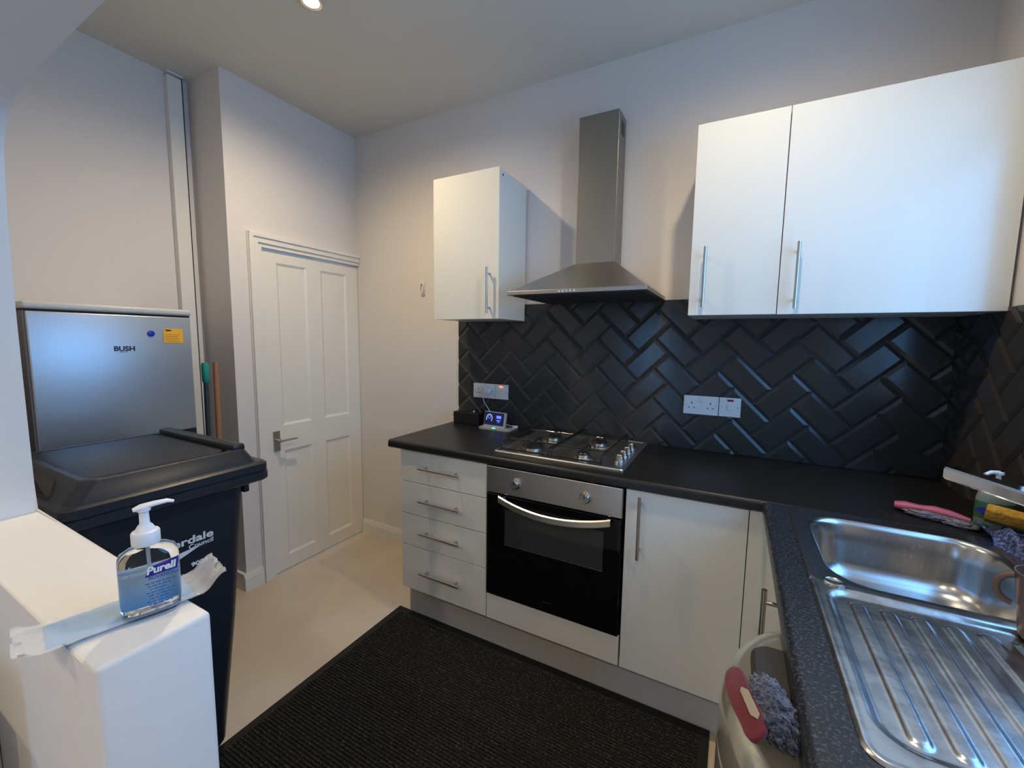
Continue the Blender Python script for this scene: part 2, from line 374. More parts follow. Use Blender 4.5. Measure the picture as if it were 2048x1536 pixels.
# ------------------------------------------------------------------ worktops
def nose(f, back, z0=ZT-.038, z1=ZT, r=.014, s=1):
    """profile with a rounded front edge at f; s=+1 when the body lies on the + side"""
    p = [(back, z0), (f+s*.006, z0), (f, z0+.006)]
    for k in range(7):
        a = k/6*PI/2; p.append((f+s*(r-r*math.cos(a)), z1-r+r*math.sin(a)))
    p.append((back, z1)); return p
bm = prism(B(), nose(-.6, -.002), 0, .8465, XR-.001)
tag(obj('worktop', bm, m_work, smooth=.5), 'long black laminate worktop carrying the hob along the tiled back wall', 'worktop')
bm = prism(B(), nose(2.4416, 2.518), 1, -1.80, -.6005)
box(bm, (2.518, -.625, ZT-.038), (XR-.001, -.6005, ZT)); box(bm, (2.946, -1.80, ZT-.038), (XR-.001, -.625, ZT)); box(bm, (2.518, -1.80, ZT-.038), (2.946, -1.49, ZT))
tag(obj('worktop', bm, m_work2, smooth=.5), 'speckled dark worktop around the sink, reaching towards the viewer', 'worktop')
# ------------------------------------------------------------------ handles and cabinets
def bar_handle(parent, p0, p1, out, r=.006, name='handle', inset=.03):
    p0, p1, out = Vector(p0), Vector(p1), Vector(out); d = (p1-p0).normalized(); bm = B()
    tube(bm, [p0+out, p1+out], r, 12)
    for q in (p0+d*inset, p1-d*inset): tube(bm, [q, q+out], r*.8, 10)
    return obj(name, bm, m_hand, parent, smooth=.8)
def carcass(x0, x1, yb, yf, z0, z1, th=.018, top=True):
    bm = B(); box(bm, (x0, yf, z0), (x0+th, yb, z1)); box(bm, (x1-th, yf, z0), (x1, yb, z1)); box(bm, (x0+th, yf, z0), (x1-th, yb, z0+th)); box(bm, (x0+th, yb-.008, z0+th), (x1-th, yb, z1))
    if top: box(bm, (x0+th, yf, z1-th), (x1-th, yb-.008, z1))
    return bm
FT = .018   # front thickness
ZC = ZT-.0385
zb = .168
# drawer unit
t = thing('drawer_unit', 'white gloss four-drawer base unit left of the oven', 'drawer unit', (1.163, -.3, 0))
obj('body', carcass(.9165, 1.4095, -.005, YF+FT+.002, zb, ZC), m_carc, t)
for za, zc, hz in ((.7215, ZC-.003, .806), (.5585, .7195, .645), (.396, .5565, .484), (zb, .394, .284)):
    dr = obj('drawer', box(B(), (.9165, YF, za+.001), (1.4095, YF+FT, zc), bev=.0015), m_cab, t)
    bar_handle(dr, (1.05, YF, hz), (1.281, YF, hz), (0, -.032, 0))
# base cupboard right of the oven
t = thing('base_cabinet', 'white base cupboard with a long upright bar handle, right of the oven', 'cabinet', (2.22, -.3, 0))
obj('body', carcass(2.013, 2.405, -.005, YF+FT+.002, zb, ZC), m_carc, t)
dr = obj('door', box(B(), (2.013, YF, zb), (2.4065, YF+FT, ZC-.003), bev=.0015), m_cab, t)
bar_handle(dr, (2.067, YF, .63), (2.067, YF, .862), (0, -.034, 0))
# corner post and sink cupboard on the right run
XF = 2.462
t = thing('sink_cabinet', 'white cupboard under the sink, its door facing left beside the steel bin', 'cabinet', (2.75, -.85, 0))
bm = B(); box(bm, (XF+FT, -.985, zb), (XF+FT+.018, -.634, ZC)); box(bm, (XF+.04, -1.075, zb), (3.03, -1.057, ZC)); box(bm, (XF+.04, -1.057, zb), (3.03, -.634, zb+.018)); box(bm, (3.012, -1.057, zb), (3.03, -.634, ZC))
obj('body', bm, m_carc, t)
dr = obj('door', box(B(), (XF, -1.072, zb), (XF+FT, -.632, ZC-.003), bev=.0015), m_cab, t)
bar_handle(dr, (XF, -1.03, .62), (XF, -1.03, .853), (-.034, 0, 0))
bm = B(); box(bm, (2.409, YF, zb), (XF+FT, YF+FT, ZC), bev=.001); box(bm, (XF, -.63, zb), (XF+FT, YF, ZC), bev=.001)
tag(obj('corner_post', bm, m_cab), 'narrow white filler strip in the inner corner between two base cupboards', 'filler panel')
# far end of the open bay holding the worktop
tag(obj('end_panel', box(B(), (XF, -1.795, 0), (3.04, -1.777, ZC)), m_carc), 'white panel carrying the near end of the sink worktop', 'panel')
# plinths
tag(obj('plinth', box(B(), (.910, -.526, 0), (2.49, -.508, zb-.002), bev=.001), m_plinth), 'long grey kickboard under the drawers, oven and base cupboard', 'plinth')
tag(obj('plinth', box(B(), (2.50, -1.07, 0), (2.518, -.53, zb-.002), bev=.001), m_plinth), 'short grey kickboard under the sink cupboard', 'plinth')
# ------------------------------------------------------------------ oven
x0, x1 = 1.4135, 2.0085
t = thing('oven', 'built-in oven with steel control panel, curved handle and black glass door', 'oven', (1.711, -.3, .15))
bm = B(); box(bm, (x0+.01, YF+.02, .29), (x1-.01, -.03, .872)); obj('body', bm, m_black, t)
obj('control_panel', box(B(), (x0, YF-.004, .757), (x1-.007, YF+.018, .874), bev=.003), m_steel, t)
dr = obj('door', box(B(), (x0+.001, YF-.004, .288), (x1-.007, YF+.018, .752), bev=.003), m_glass_black, t)
obj('window', box(B(), (1.505, YF-.0048, .535), (1.935, YF-.0035, .694)), m_glass_win, dr)
obj('shelf', box(B(), (1.505, YF-.0052, .533), (1.935, YF-.0036, .5355)), m_hand, dr)
bm = B(); n = 20; R1, R2 = [], []
for k in range(n+1):
    u = k/n; x = 1.487+.478*u; b = 4*u*(1-u)
    yo = YF-.028-.026*b; zc = .742-.030*b
    R1.append([(x, yo, zc-.016), (x, yo-.006, zc-.010), (x, yo-.006, zc+.012), (x, yo, zc+.016)])
rg = loft(bm, R1, True, True)
for xx in (1.50, 1.95): tube(bm, [(xx, YF-.003, .741), (xx, YF-.031, .741)], .007)
obj('handle', bm, m_steel, dr, smooth=.5)
for kx in (1.557, 1.861):
    k = obj('knob', lathe(B(), [(.024, 0), (.024, .003), (.019, .005), (.0185, .020), (.0165, .023), (0, .023)], (kx, YF-.004, .815), (0, -1, 0), 28), m_hand, t, smooth=.6)
    bm = B(); box(bm, (kx-.0015, YF-.0285, .815), (kx+.0015, YF-.0265, .832)); obj('pointer', bm, m_black, k)
for kx in (1.557, 1.861):
    bm = B()
    for a in range(0, 300, 40):
        r_ = math.radians(240-a); c = Vector((kx+.032*math.cos(r_), YF-.0043, .815+.032*math.sin(r_))); box(bm, c-Vector((.0012, .0004, .0012)), c+Vector((.0012, .0004, .0012)))
    obj('dial_marks', bm, m_text, t)
bm = B(); box(bm, (1.688, YF-.0045, .331), (1.728, YF-.0038, .3335)); obj('maker_mark', bm, m_hand, dr)
tag(obj('filler_panel', box(B(), (x0, YF, zb), (x1-.002, YF+FT, .284), bev=.0015), m_cab), 'white panel below the oven door', 'filler panel')
tag(obj('side_board', box(B(), (2.0085, YF+.02, zb), (2.0115, -.02, ZC)), m_carc), 'thin white board between the oven and the base cupboard', 'panel')
# ------------------------------------------------------------------ gas hob
HX0, HX1, HY0, HY1 = 1.4113, 1.986, -.5316, -.0252; hz = ZT+.0005
t = thing('gas_hob', 'stainless steel four-burner gas hob set in the black worktop', 'hob', (1.70, -.28, ZT))
rA = lambda i, z: [(x, y, z) for x, y in rrect(HX0+i, HY0+i, HX1-i, HY1-i, .012)]
bm = B(); loft(bm, [rA(0, hz), rA(0, hz+.005), rA(.003, hz+.009), rA(.009, hz+.009), rA(.013, hz+.004), rA(.03, hz+.003)], True, True)
obj('top_plate', bm, m_steel, t, smooth=.6)
burn = [(1.555, -.425, .050), (1.567, -.205, .036), (1.795, -.195, .036), (1.795, -.43, .027)]
for bx, by, br in burn:
    b_ = obj('burner', lathe(B(), [(br*1.45, .003), (br*1.5, .006), (br*1.3, .010), (br*1.1, .008), (br*.85, .009), (br*.85, .019), (0, .019)], (bx, by, hz), n=32), m_steel, t, smooth=.7)
    obj('burner_cap', lathe(B(), [(br*.8, .019), (br, .020), (br, .026), (br*.9, .029), (0, .030)], (bx, by, hz), n=32), m_enamel, b_, smooth=.7)
def grid(ax, bx_, cs):
    bm = B(); z = hz+.043; r = .0042; y0, y1 = -.505, -.045
    tube(bm, [(ax, y0, z-.036), (ax, y0, z-.004), (ax, y0+.006, z), (ax, y1-.006, z), (ax, y1, z-.004), (ax, y1, z-.036)], r, 8)
    tube(bm, [(bx_, y0, z-.036), (bx_, y0, z-.004), (bx_, y0+.006, z), (bx_, y1-.006, z), (bx_, y1, z-.004), (bx_, y1, z-.036)], r, 8)
    box(bm, (ax, y0-.003, z-.032), (bx_, y0+.003, z-.026)); box(bm, (ax, y1-.003, z-.032), (bx_, y1+.003, z-.026)); 
    for cx, cy, cr in cs:
        k = cr*.45
        tube(bm, [(ax, cy, z), (cx-k, cy, z)], r, 8); tube(bm, [(bx_, cy, z), (cx+k, cy, z)], r, 8)
        tube(bm, [(cx, cy+k, z), (cx, cy+.085, z), (cx, cy+.09, z-.03)], r, 8); tube(bm, [(cx, cy-k, z), (cx, cy-.075, z), (cx, cy-.08, z-.034)], r, 8)
    return bm
obj('pan_support', grid(1.437, 1.664, burn[:2]), m_iron, t, smooth=.8)
obj('pan_support', grid(1.678, 1.892, burn[2:]), m_iron, t, smooth=.8)
for ky in (-.16, -.235, -.308, -.378):
    k = obj('knob', lathe(B(), [(.021, .003), (.021, .006), (.016, .008), (.0155, .026), (.014, .028), (0, .028)], (1.935, ky, hz), n=24), m_hand, t, smooth=.6)
obj('ignition_button', lathe(B(), [(.007, .003), (.007, .014), (0, .014)], (1.935, -.432, hz), n=16), m_hand, t, smooth=.6)
# ------------------------------------------------------------------ cooker hood
t = thing('cooker_hood', 'brushed steel chimney cooker hood above the gas hob', 'cooker hood', (1.733, -.1, 1.61))
hx0, hx1, hyf, h0, h1 = 1.4365, 2.030, -.469, 1.609, 1.6265
cx0, cx1, cyf, ch = 1.6285, 1.8166, -.137, 1.782
bm = B(); box(bm, (hx0, hyf, h0), (hx1, -.012, h1), bev=.002)
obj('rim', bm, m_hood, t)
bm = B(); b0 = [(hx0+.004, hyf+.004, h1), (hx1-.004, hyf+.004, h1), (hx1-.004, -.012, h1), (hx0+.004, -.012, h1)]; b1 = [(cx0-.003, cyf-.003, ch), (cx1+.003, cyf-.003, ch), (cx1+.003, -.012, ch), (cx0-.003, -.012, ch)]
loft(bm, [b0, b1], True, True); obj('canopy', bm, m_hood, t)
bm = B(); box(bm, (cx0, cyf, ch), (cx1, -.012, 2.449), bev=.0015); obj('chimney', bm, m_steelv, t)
bm = B(); box(bm, (cx0+.004, cyf+.004, 2.10), (cx1-.004, -.013, 2.4495)); 
for k in range(5): box(bm, (cx1-.001, -.105, 2.36+k*.012), (cx1+.0006, -.045, 2.366+k*.012))
obj('vent_slots', bm, m_dark, t)
bm = B(); box(bm, (hx0+.02, hyf+.02, h0-.003), (hx1-.02, -.03, h0+.001))
for k in range(2): box(bm, (hx0+.04+k*.27, hyf+.05, h0-.006), (hx0+.29+k*.27, -.08, h0-.003), bev=.001)
obj('filter', bm, m_gdark, t)
for k in range(5):
    obj('button', lathe(B(), [(.0045, 0), (.0045, .003), (0, .004)], (1.680+k*.0165, hyf, 1.618), (0, -1, 0), 14), m_chrome, t, smooth=.7)
# ------------------------------------------------------------------ wall cupboards
UZ, UT = 1.5195, 2.229
t = thing('wall_cabinet', 'narrow white wall cupboard left of the cooker hood', 'cabinet', (1.10, -.15, UZ))
obj('body', carcass(.906, 1.298, -.015, -.288, UZ, UT), m_carc, t)
dr = obj('door', box(B(), (.905, -.3075, UZ-.002), (1.2995, -.2895, UT+.003), bev=.0015), m_cab, t)
bar_handle(dr, (1.251, -.3075, 1.542), (1.251, -.3075, 1.766), (0, -.032, 0))
obj('hinge_cap', lathe(B(), [(.006, 0), (.005, .001), (0, .001)], (1.298, -.27, 2.205), (1, 0, 0), 12), m_gdark, t)
UT2 = 2.2238
t = thing('wall_cabinet', 'white wall cupboard with one narrow door, just right of the cooker hood', 'cabinet', (2.31, -.15, UZ))
obj('body', carcass(2.164, 2.4575, -.015, -.300, UZ, UT2-.004), m_carc, t)
dr = obj('door', box(B(), (2.1625, -.320, UZ), (2.4552, -.302, UT2), bev=.0015), m_cab, t)
bar_handle(dr, (2.214, -.320, 1.548), (2.214, -.320, 1.772), (0, -.032, 0))
t = thing('wall_cabinet', 'wide white wall cupboard at the right, above the tap and soap bottle', 'cabinet', (2.75, -.15, UZ))
obj('body', carcass(2.4585, 3.040, -.015, -.300, UZ, UT2-.004), m_carc, t)
dr = obj('door', box(B(), (2.4578, -.322, UZ-.001), (3.036, -.302, UT2-.001), bev=.0015), m_cab, t)
bar_handle(dr, (2.506, -.322, 1.537), (2.506, -.322, 1.762), (0, -.032, 0))
# ------------------------------------------------------------------ sockets and switches
TY = -.0125
def plate(nm, lab, cat, x, z, w, grp=None):
    t = thing(nm, lab, cat, (x, TY, z))
    obj('faceplate', box(B(), (x, TY-.009, z), (x+w, TY, z+.086), bev=.002), m_white, t)
    for sx in (.011, w-.011): obj('screw', lathe(B(), [(.0035, 0), (.0035, .0012), (0, .0012)], (x+sx, TY-.009, z+.043), (0, -1, 0), 10), m_hand, t)
    return t
def pins(t, x, z):
    bm = B(); y = TY-.0093
    box(bm, (x-.0022, y, z+.009), (x+.0022, y+.004, z+.0175)); box(bm, (x-.0145, y, z-.010), (x-.0075, y+.004, z-.0062)); box(bm, (x+.0075, y, z-.010), (x+.0145, y+.004, z-.0062))
    obj('socket_holes', bm, m_dark, t)
def rocker(t, x, z, w=.011, h=.022): obj('rocker', box(B(), (x-w/2, TY-.0125, z-h/2), (x+w/2, TY-.008, z+h/2), bev=.0015), m_white, t)
t = plate('double_socket', 'white double socket right of the hob, nothing plugged in', 'socket', 2.137, 1.0856, .146)
pins(t, 2.172, 1.125); pins(t, 2.250, 1.125); rocker(t, 2.204, 1.152); rocker(t, 2.216, 1.152)
t = plate('cooker_switch', 'white switch plate with unlit dark red strip, right of the empty double socket', 'switch', 2.2855, 1.0856, .086)
obj('indicator', box(B(), (2.317, TY-.0105, 1.155), (2.342, TY-.008, 1.164), bev=.0005), m_red, t); rocker(t, 2.3285, 1.130, .022, .03)
t = plate('double_socket', 'white double socket above the energy display, left of the hob', 'socket', .969, 1.0729, .146)
pins(t, 1.003, 1.112); rocker(t, 1.036, 1.141); rocker(t, 1.048, 1.141)
bm = B(); pts = [(1.050, 1.124), (1.058, 1.138), (1.075, 1.144), (1.094, 1.136), (1.100, 1.118), (1.092, 1.100), (1.072, 1.094), (1.055, 1.104)]
prism(bm, pts, 1, TY-.040, TY-.0095, bev=.004); lathe(bm, [(.016, 0), (.014, .006), (0, .007)], (1.077, TY-.04, 1.119), (0, -1, 0), 20)
t2 = tag(obj('plug_adapter', bm, m_white, smooth=.6), 'rounded white plug-in adapter in the right half of the left double socket', 'plug')
t = plate('cooker_switch', 'white switch plate with glowing red light, left of the hob', 'switch', 1.1175, 1.0729, .086)
obj('indicator', box(B(), (1.148, TY-.0105, 1.141), (1.171, TY-.008, 1.150), bev=.0005), m_redlit, t); rocker(t, 1.160, 1.117, .020, .03)
# cable from the adapter to the display
cp = [(1.052, -.030, 1.094), (1.044, -.030, 1.070), (1.050, -.028, 1.045), (1.072, -.027, 1.020), (1.090, -.026, .995), (1.105, -.026, .965), (1.15, -.024, .935), (1.235, -.022, .924), (1.262, -.026, .924)]
bm = tube(B(), cp, .0022, 8)
for k in range(3): tube(bm, [(1.262+.016*math.cos(a*PI/8), -.040+.014*math.sin(a*PI/8), .922+.004*k+.0015*math.sin(a)) for a in range(17)], .0022, 6)
tag(obj('power_cable', bm, m_white, smooth=.8), 'thin white cable hanging from the plug adapter and coiled beside the energy display', 'cable')
# energy display
t = thing('energy_display', 'small silver-framed energy display with a glowing blue screen on the worktop', 'display', (1.17, -.09, ZT))
bm = B(); prism(bm, rrect(1.080, -.150, 1.285, -.060, .02), 2, ZT+.0005, ZT+.009, bev=.002); obj('base', bm, m_silverp, t)
# case leans back a little
a0 = Vector((1.092, -.108, ZT+.008)); ux = Vector((.137, -.012, 0)).normalized(); uz = Vector((0, .22, .97)).normalized(); un = ux.cross(uz)
def pl(bm, u0, v0, u1, v1, d0, d1):
    vs = [a0+ux*u+uz*v+un*dd for dd in (d0, d1) for u, v in ((u0, v0), (u1, v0), (u1, v1), (u0, v1))]; vs = [bm.verts.new(v) for v in vs]
    for f in ((0, 1, 2, 3), (4, 5, 6, 7), (0, 1, 5, 4), (1, 2, 6, 5), (2, 3, 7, 6), (3, 0, 4, 7)): bm.faces.new([vs[i] for i in f])
bm = B(); pl(bm, 0, 0, .146, .088, -.018, 0); bmesh.ops.bevel(bm, geom=bm.edges[:], offset=.003, segments=2, affect='EDGES'); obj('case', bm, m_silverp, t)
bm = B(); pl(bm, .004, .012, .136, .084, 0, .0008); sc = obj('screen', bm, m_screen, t)
ax_ = axes(a0+un*.001, ux, uz)
bm = B(); tube(bm, [ax_ @ Vector((.037+.019*math.cos(math.radians(a)), .048+.024*math.sin(math.radians(a)), .0004)) for a in range(-35, 216, 12)], .0016, 6); obj('gauge', bm, m_scrwhite, sc)
bm = B(); tube(bm, [ax_ @ Vector((.037+.008*math.cos(math.radians(a)), .056+.009*math.sin(math.radians(a)), .0004)) for a in range(0, 361, 20)], .0012, 6); obj('dial', bm, m_scrblue, sc)
bm = B(); pl(bm, .086, .052, .117, .068, .0008, .0014); pl(bm, .088, .038, .114, .044, .0008, .0014); pl(bm, .094, .030, .108, .033, .0008, .0014); obj('readout', bm, m_scrblue, sc)
obj('status_light', lathe(B(), [(.011, 0), (.010, .003), (0, .005)], (1.178, -.137, ZT+.009), n=16, sy=.6), m_led, t, smooth=.8)
# black router box
t = thing('black_box', 'black rectangular box against the tiles at the left end of the worktop', 'box', (.955, -.05, ZT))
bm = B(); box(bm, (.868, -.085, ZT+.001), (1.045, -.030, .988), bev=.003); obj('body', bm, m_black, t)
bm = B(); box(bm, (.846, -.06, .957), (.870, -.052, .963), bev=.001); obj('clip', bm, m_black, t)
obj('stud', lathe(B(), [(.006, 0), (.006, .006), (.003, .009), (0, .009)], (.993, -.05, .988), n=14), m_silverp, t, smooth=.8)
# white ring hook on the wall
t = thing('wall_hook', 'small white oval ring hook on the bare wall left of the narrow wall cupboard', 'hook', (.573, 0, 1.70))
obj('plate', prism(B(), rrect(.553, 1.682, .593, 1.785, .0195), 1, -.005, 0, bev=.001), m_white, t, smooth=.6)
bm = B(); tube(bm, [(.573+.0135*math.cos(2*PI*a/24), -.008, 1.728+.033*math.sin(2*PI*a/24)) for a in range(25)], .003, 8); obj('ring', bm, m_silverp, t, smooth=.8)
# ------------------------------------------------------------------ sink
SX0, SX1, SY0, SY1 = 2.503, 2.962, -1.505, -.608; zr = ZT+.0042
bx0, bx1, by0, by1 = 2.543, 2.925, -1.046, -.655
t = thing('sink', 'stainless steel inset sink with one bowl and a ribbed drainer in the right worktop', 'sink', (2.73, -1.05, ZT))
YS = -1.062
def ray_rect(cx, cy, a, x0, y0, x1, y1, r):
    # distance along angle a from (cx,cy) to a rounded rectangle
    lo, hi = 0, 2.0; dx, dy = math.cos(a), math.sin(a)
    def sd(px, py):
        qx = abs(px-(x0+x1)/2)-(x1-x0)/2+r; qy = abs(py-(y0+y1)/2)-(y1-y0)/2+r
        return math.hypot(max(qx, 0), max(qy, 0))+min(max(qx, qy), 0)-r
    for _ in range(40):
        m_ = (lo+hi)/2
        if sd(cx+dx*m_, cy+dy*m_) < 0: lo = m_
        else: hi = m_
    return cx+dx*lo, cy+dy*lo
cxb, cyb = (bx0+bx1)/2, (by0+by1)/2
angs = sorted([2*PI*k/96 for k in range(96)]+[math.atan2(sy-cyb, sx-cxb) % (2*PI) for sx in (SX0, SX1) for sy in (YS,)])
def ring(x0, y0, x1, y1, r, z): return [(*ray_rect(cxb, cyb, a, x0, y0, x1, y1, r), z) for a in angs]
def outer(i, z):
    out = []
    for a in angs:
        x, y = ray_rect(cxb, cyb, a, SX0+i, YS-.3, SX1-i, SY1-i, .028)
        if y < YS:
            s = (YS-cyb)/(y-cyb); x = cxb+(x-cxb)*s; y = YS; out.append((x, y, zr-.0005)); continue
        out.append((x, y, z))
    return out
rings = [outer(0, ZT+.0003), outer(.001, zr), outer(.006, zr+.001), outer(.012, zr-.0005)]
for ins, z in ((-.006, zr-.0008), (0, zr-.002), (.004, zr-.006), (.008, zr-.014), (.013, zr-.06), (.018, zr-.11), (.026, zr-.135), (.045, zr-.150), (.08, zr-.156)):
    rings.append(ring(bx0+ins, by0+ins, bx1-ins, by1-ins, max(.03, .085-ins*.3), z))
bm = B(); loft(bm, rings, False, False)
lastr = [v for v in bm.verts][-len(angs):]; bm.faces.new(lastr)
obj('bowl', bm, m_sink, t, smooth=.9)
# drainer: pressed tray with ribs
nx, ny = 184, 120
def sdr(px, py, x0, y0, x1, y1, r):
    qx = abs(px-(x0+x1)/2)-(x1-x0)/2+r; qy = abs(py-(y0+y1)/2)-(y1-y0)/2+r
    return math.hypot(max(qx, 0), max(qy, 0))+min(max(qx, qy), 0)-r
def sm(a, b, x): x = min(1, max(0, (x-a)/(b-a))); return x*x*(3-2*x)
def dz(x, y):
    e = sdr(x, y, SX0, SY0, SX1, YS+.5, .03)
    z = zr - .0032*sm(-.004, 0, e) + .001*sm(-.012, -.006, e)*sm(0, -.006, e)
    s = sdr(x, y, 2.522, -1.470, 2.942, -1.078, .05); tray = sm(0, -.016, s); z -= .0075*tray
    u = ((x-2.572)/.0445); k = round(u)
    if 0 <= k <= 7:
        rl_ = sdr(x, y, 2.572+k*.0445-.0125, -1.445, 2.572+k*.0445+.0125, -1.115, .0115)
        z += .0042*sm(.002, -.005, rl_)
    return z
bm = B(); V = [[None]*(ny+1) for _ in range(nx+1)]
for i in range(nx+1):
    for j in range(ny+1):
        x = SX0+(SX1-SX0)*i/nx; y = SY0+(YS-SY0)*j/ny
        # round the two near corners
        r = .03
        for ccx, sgn in ((SX0+r, -1), (SX1-r, 1)):
            if (x-ccx)*sgn > 0 and y < SY0+r:
                qx, qy = x-ccx, y-(SY0+r); m_ = max(abs(qx), abs(qy)); l = math.hypot(qx, qy)
                if l > 0: x, y = ccx+qx*m_/l, SY0+r+qy*m_/l
        V[i][j] = bm.verts.new((x, y, dz(x, y)))
for i in range(nx):
    for j in range(ny): bm.faces.new((V[i][j], V[i+1][j], V[i+1][j+1], V[i][j+1]))
obj('drainer', bm, m_drain, t, smooth=3.1)
obj('tap_hole_cover', lathe(B(), [(.019, 0), (.019, .003), (.015, .0045), (.013, .003), (0, .0025)], (2.545, -1.062, zr-.0005), n=28), m_sink, t, smooth=.7)
bm = B(); lathe(bm, [(.042, 0), (.040, .003), (.030, .001), (.028, -.004), (0, -.004)], (2.735, -.86, zr-.1555), n=32); obj('waste', bm, m_chrome, t, smooth=.7)
# tap
t = thing('mixer_tap', 'chrome tap whose long flat spout reaches over the sink bowl', 'tap', (2.94, -1.20, ZT+.002))
bm = B(); lathe(bm, [(.027, .002), (.027, .008), (.020, .012), (.020, .205), (.017, .222), (0, .225)], (2.955-.001, -1.24, zr), n=28); obj('body', bm, m_chrome, t, smooth=.7)
bm = B(); A0 = Vector((2.752, -.914, 1.150)); A1 = Vector((2.800, -1.155, 1.128)); A1 = Vector((2.955, -1.235, 1.130)); d_ = (A1-A0).normalized(); s_ = Vector((0, 0, 1)).cross(d_).normalized()
def rect_tube(bm, P, w, h, bev):
    rr = []
    for p in P: rr.append([p+s_*a+Vector((0, 0, 1))*b for a, b in ((-w+bev, -h), (w-bev, -h), (w, -h+bev), (w, h-bev), (w-bev, h), (-w+bev, h), (-w, h-bev), (-w, -h+bev))])
    loft(bm, rr, True, True)
rect_tube(bm, [A0, A0+d_*.01, A1-d_*.01, A1], .019, .013, .004); obj('spout', bm, m_chrome, t, smooth=.5)
# ------------------------------------------------------------------ things by the sink
t = thing('soap_bottle', 'clear pump soap bottle with green label in the corner behind the tap', 'bottle', (3.0, -.50, ZT))
bc = (2.985, -.512, ZT+.0008)
obj('body', lathe(B(), [(0, 0), (.036, .001), (.038, .006), (.038, .085), (.034, .100), (.020, .112), (.014, .116), (.014, .122), (0, .122)], bc, n=28, sy=.6), m_soapbody, t, smooth=.7)
obj('label', lathe(B(), [(.0386, .028), (.0386, .075)], bc, n=28, sy=.6), m_soapgreen, t, smooth=.7)
bm = B(); lathe(bm, [(.016, .118), (.016, .130), (.006, .132), (.005, .150), (.010, .152), (.010, .158), (0, .160)], bc, n=20)
tube(bm, [(bc[0], bc[1], bc[2]+.156), (bc[0]-.02, bc[1]-.012, bc[2]+.158), (bc[0]-.034, bc[1]-.02, bc[2]+.152)], [.006, .005, .004], 10); obj('pump', bm, m_pump, t, smooth=.8)
bm = B(); prism(bm, [(.024*math.cos(a*PI/10), .009*math.sin(a*PI/10)) for a in range(20)], 2, 0, .001); bmesh.ops.transform(bm, matrix=axes((bc[0]-.022, bc[1]-.025, bc[2]+.052), (.75, -.55, 0), (0, 0, 1)), verts=bm.verts); obj('emblem', bm, m_blueblk, t)
# pink brush with grey cloth
t = thing('scrubbing_brush', 'pink-handled brush lying behind the sink bowl', 'brush', (2.86, -.50, ZT))
bm = B(); hp = [(2.790, -.475, .935), (2.812, -.482, .937), (2.84, -.492, .940), (2.87, -.505, .943), (2.90, -.517, .941), (2.935, -.532, .936)]
tube(bm, hp, [.013, .017, .011, .015, .014, .008], 14, flat=.8); obj('handle', bm, m_pink, t, smooth=.9)
bm = B(); blob(bm, (2.945, -.545, .931), (.020, .014, .011), .15, 6, 3, 2); obj('scourer', bm, m_greenpad, t, smooth=3.1)
bm = B(); blob(bm, (2.855, -.520, .929), (.050, .013, .010), .4, 2.6, 4, 5, Matrix.Rotation(-.35, 3, 'Z')); blob(bm, (2.905, -.545, .928), (.040, .014, .010), .4, 3, 4, 9, Matrix.Rotation(-.4, 3, 'Z'))
tag(obj('grey_cloth', bm, m_greycloth, smooth=3.1), 'crumpled grey cloth under the pink brush behind the sink bowl', 'cloth')
# blue cloth draped over the far right corner of the bowl
bm = B(); n1, n2 = 40, 30; G = []
for i in range(n1+1):
    row = []
    for j in range(n2+1):
        u, v = i/n1, j/n2
        x = 2.925+.105*u; y = -.575-.165*v
        nzv = noise.fractal(Vector((u*4, v*3, 3.3)), .7, 2, 4)
        fold = .010*math.sin(u*16+v*3+nzv*2)
        inside = sm(2.965, 2.93, x)*sm(-.64, -.69, y)
        z = .9455 + fold + .008*nzv - .035*inside
        x += .012*noise.noise(Vector((u*3, v*3, 9))); y += .012*noise.noise(Vector((u*3, v*3, 19)))
        row.append(bm.verts.new((x, y, z)))
    G.append(row)
for i in range(n1):
    for j in range(n2): bm.faces.new((G[i][j], G[i+1][j], G[i+1][j+1], G[i][j+1]))
bmesh.ops.solidify(bm, geom=bm.faces[:], thickness=.004)
tag(obj('blue_cloth', bm, m_bluecloth, smooth=3.1), 'blue and white dishcloth over the corner of the sink, below the yellow sponge', 'cloth')
# sponge on it
t = thing('sponge', 'yellow sponge with a dark green pad resting on the blue dishcloth', 'sponge', (2.975, -.60, .96))
R_ = Matrix.Translation((2.985, -.598, .980)) @ Matrix.Rotation(-.45, 4, 'Z') @ Matrix.Rotation(.5, 4, 'X') @ Matrix.Rotation(.10, 4, 'Y')
bm = B(); box(bm, (-.047, -.014, -.020), (.047, .014, .020), bev=.006, seg=3); bmesh.ops.transform(bm, matrix=R_, verts=bm.verts); obj('foam', bm, m_sponge, t, smooth=.9)
bm = B(); box(bm, (-.046, -.013, -.027), (.046, .013, -.0205), bev=.003); bmesh.ops.transform(bm, matrix=R_, verts=bm.verts); obj('pad', bm, m_greenpad, t)
# mug
t = thing('mug', 'brown mug with a looped handle on the sink drainer, cut by the right picture edge', 'mug', (2.824, -1.10, ZT))
mc = (2.824, -1.100, zr-.0030)
obj('body', lathe(B(), [(0, 0), (.026, 0), (.029, .004), (.034, .05), (.041, .112), (.042, .114), (.040, .114), (.033, .05), (.026, .008), (0, .007)], mc, n=36), m_mug, t, smooth=.8)
hdir = Vector((-.95, .30, 0)).normalized(); hp = []
for a in range(-80, 81, 16):
    r_ = math.radians(a); hp.append(Vector(mc)+hdir*(.036+.024*math.cos(r_))+Vector((0, 0, .078+.026*math.sin(r_))))
obj('handle', tube(B(), hp, .0055, 10), m_mug, t, smooth=.9)
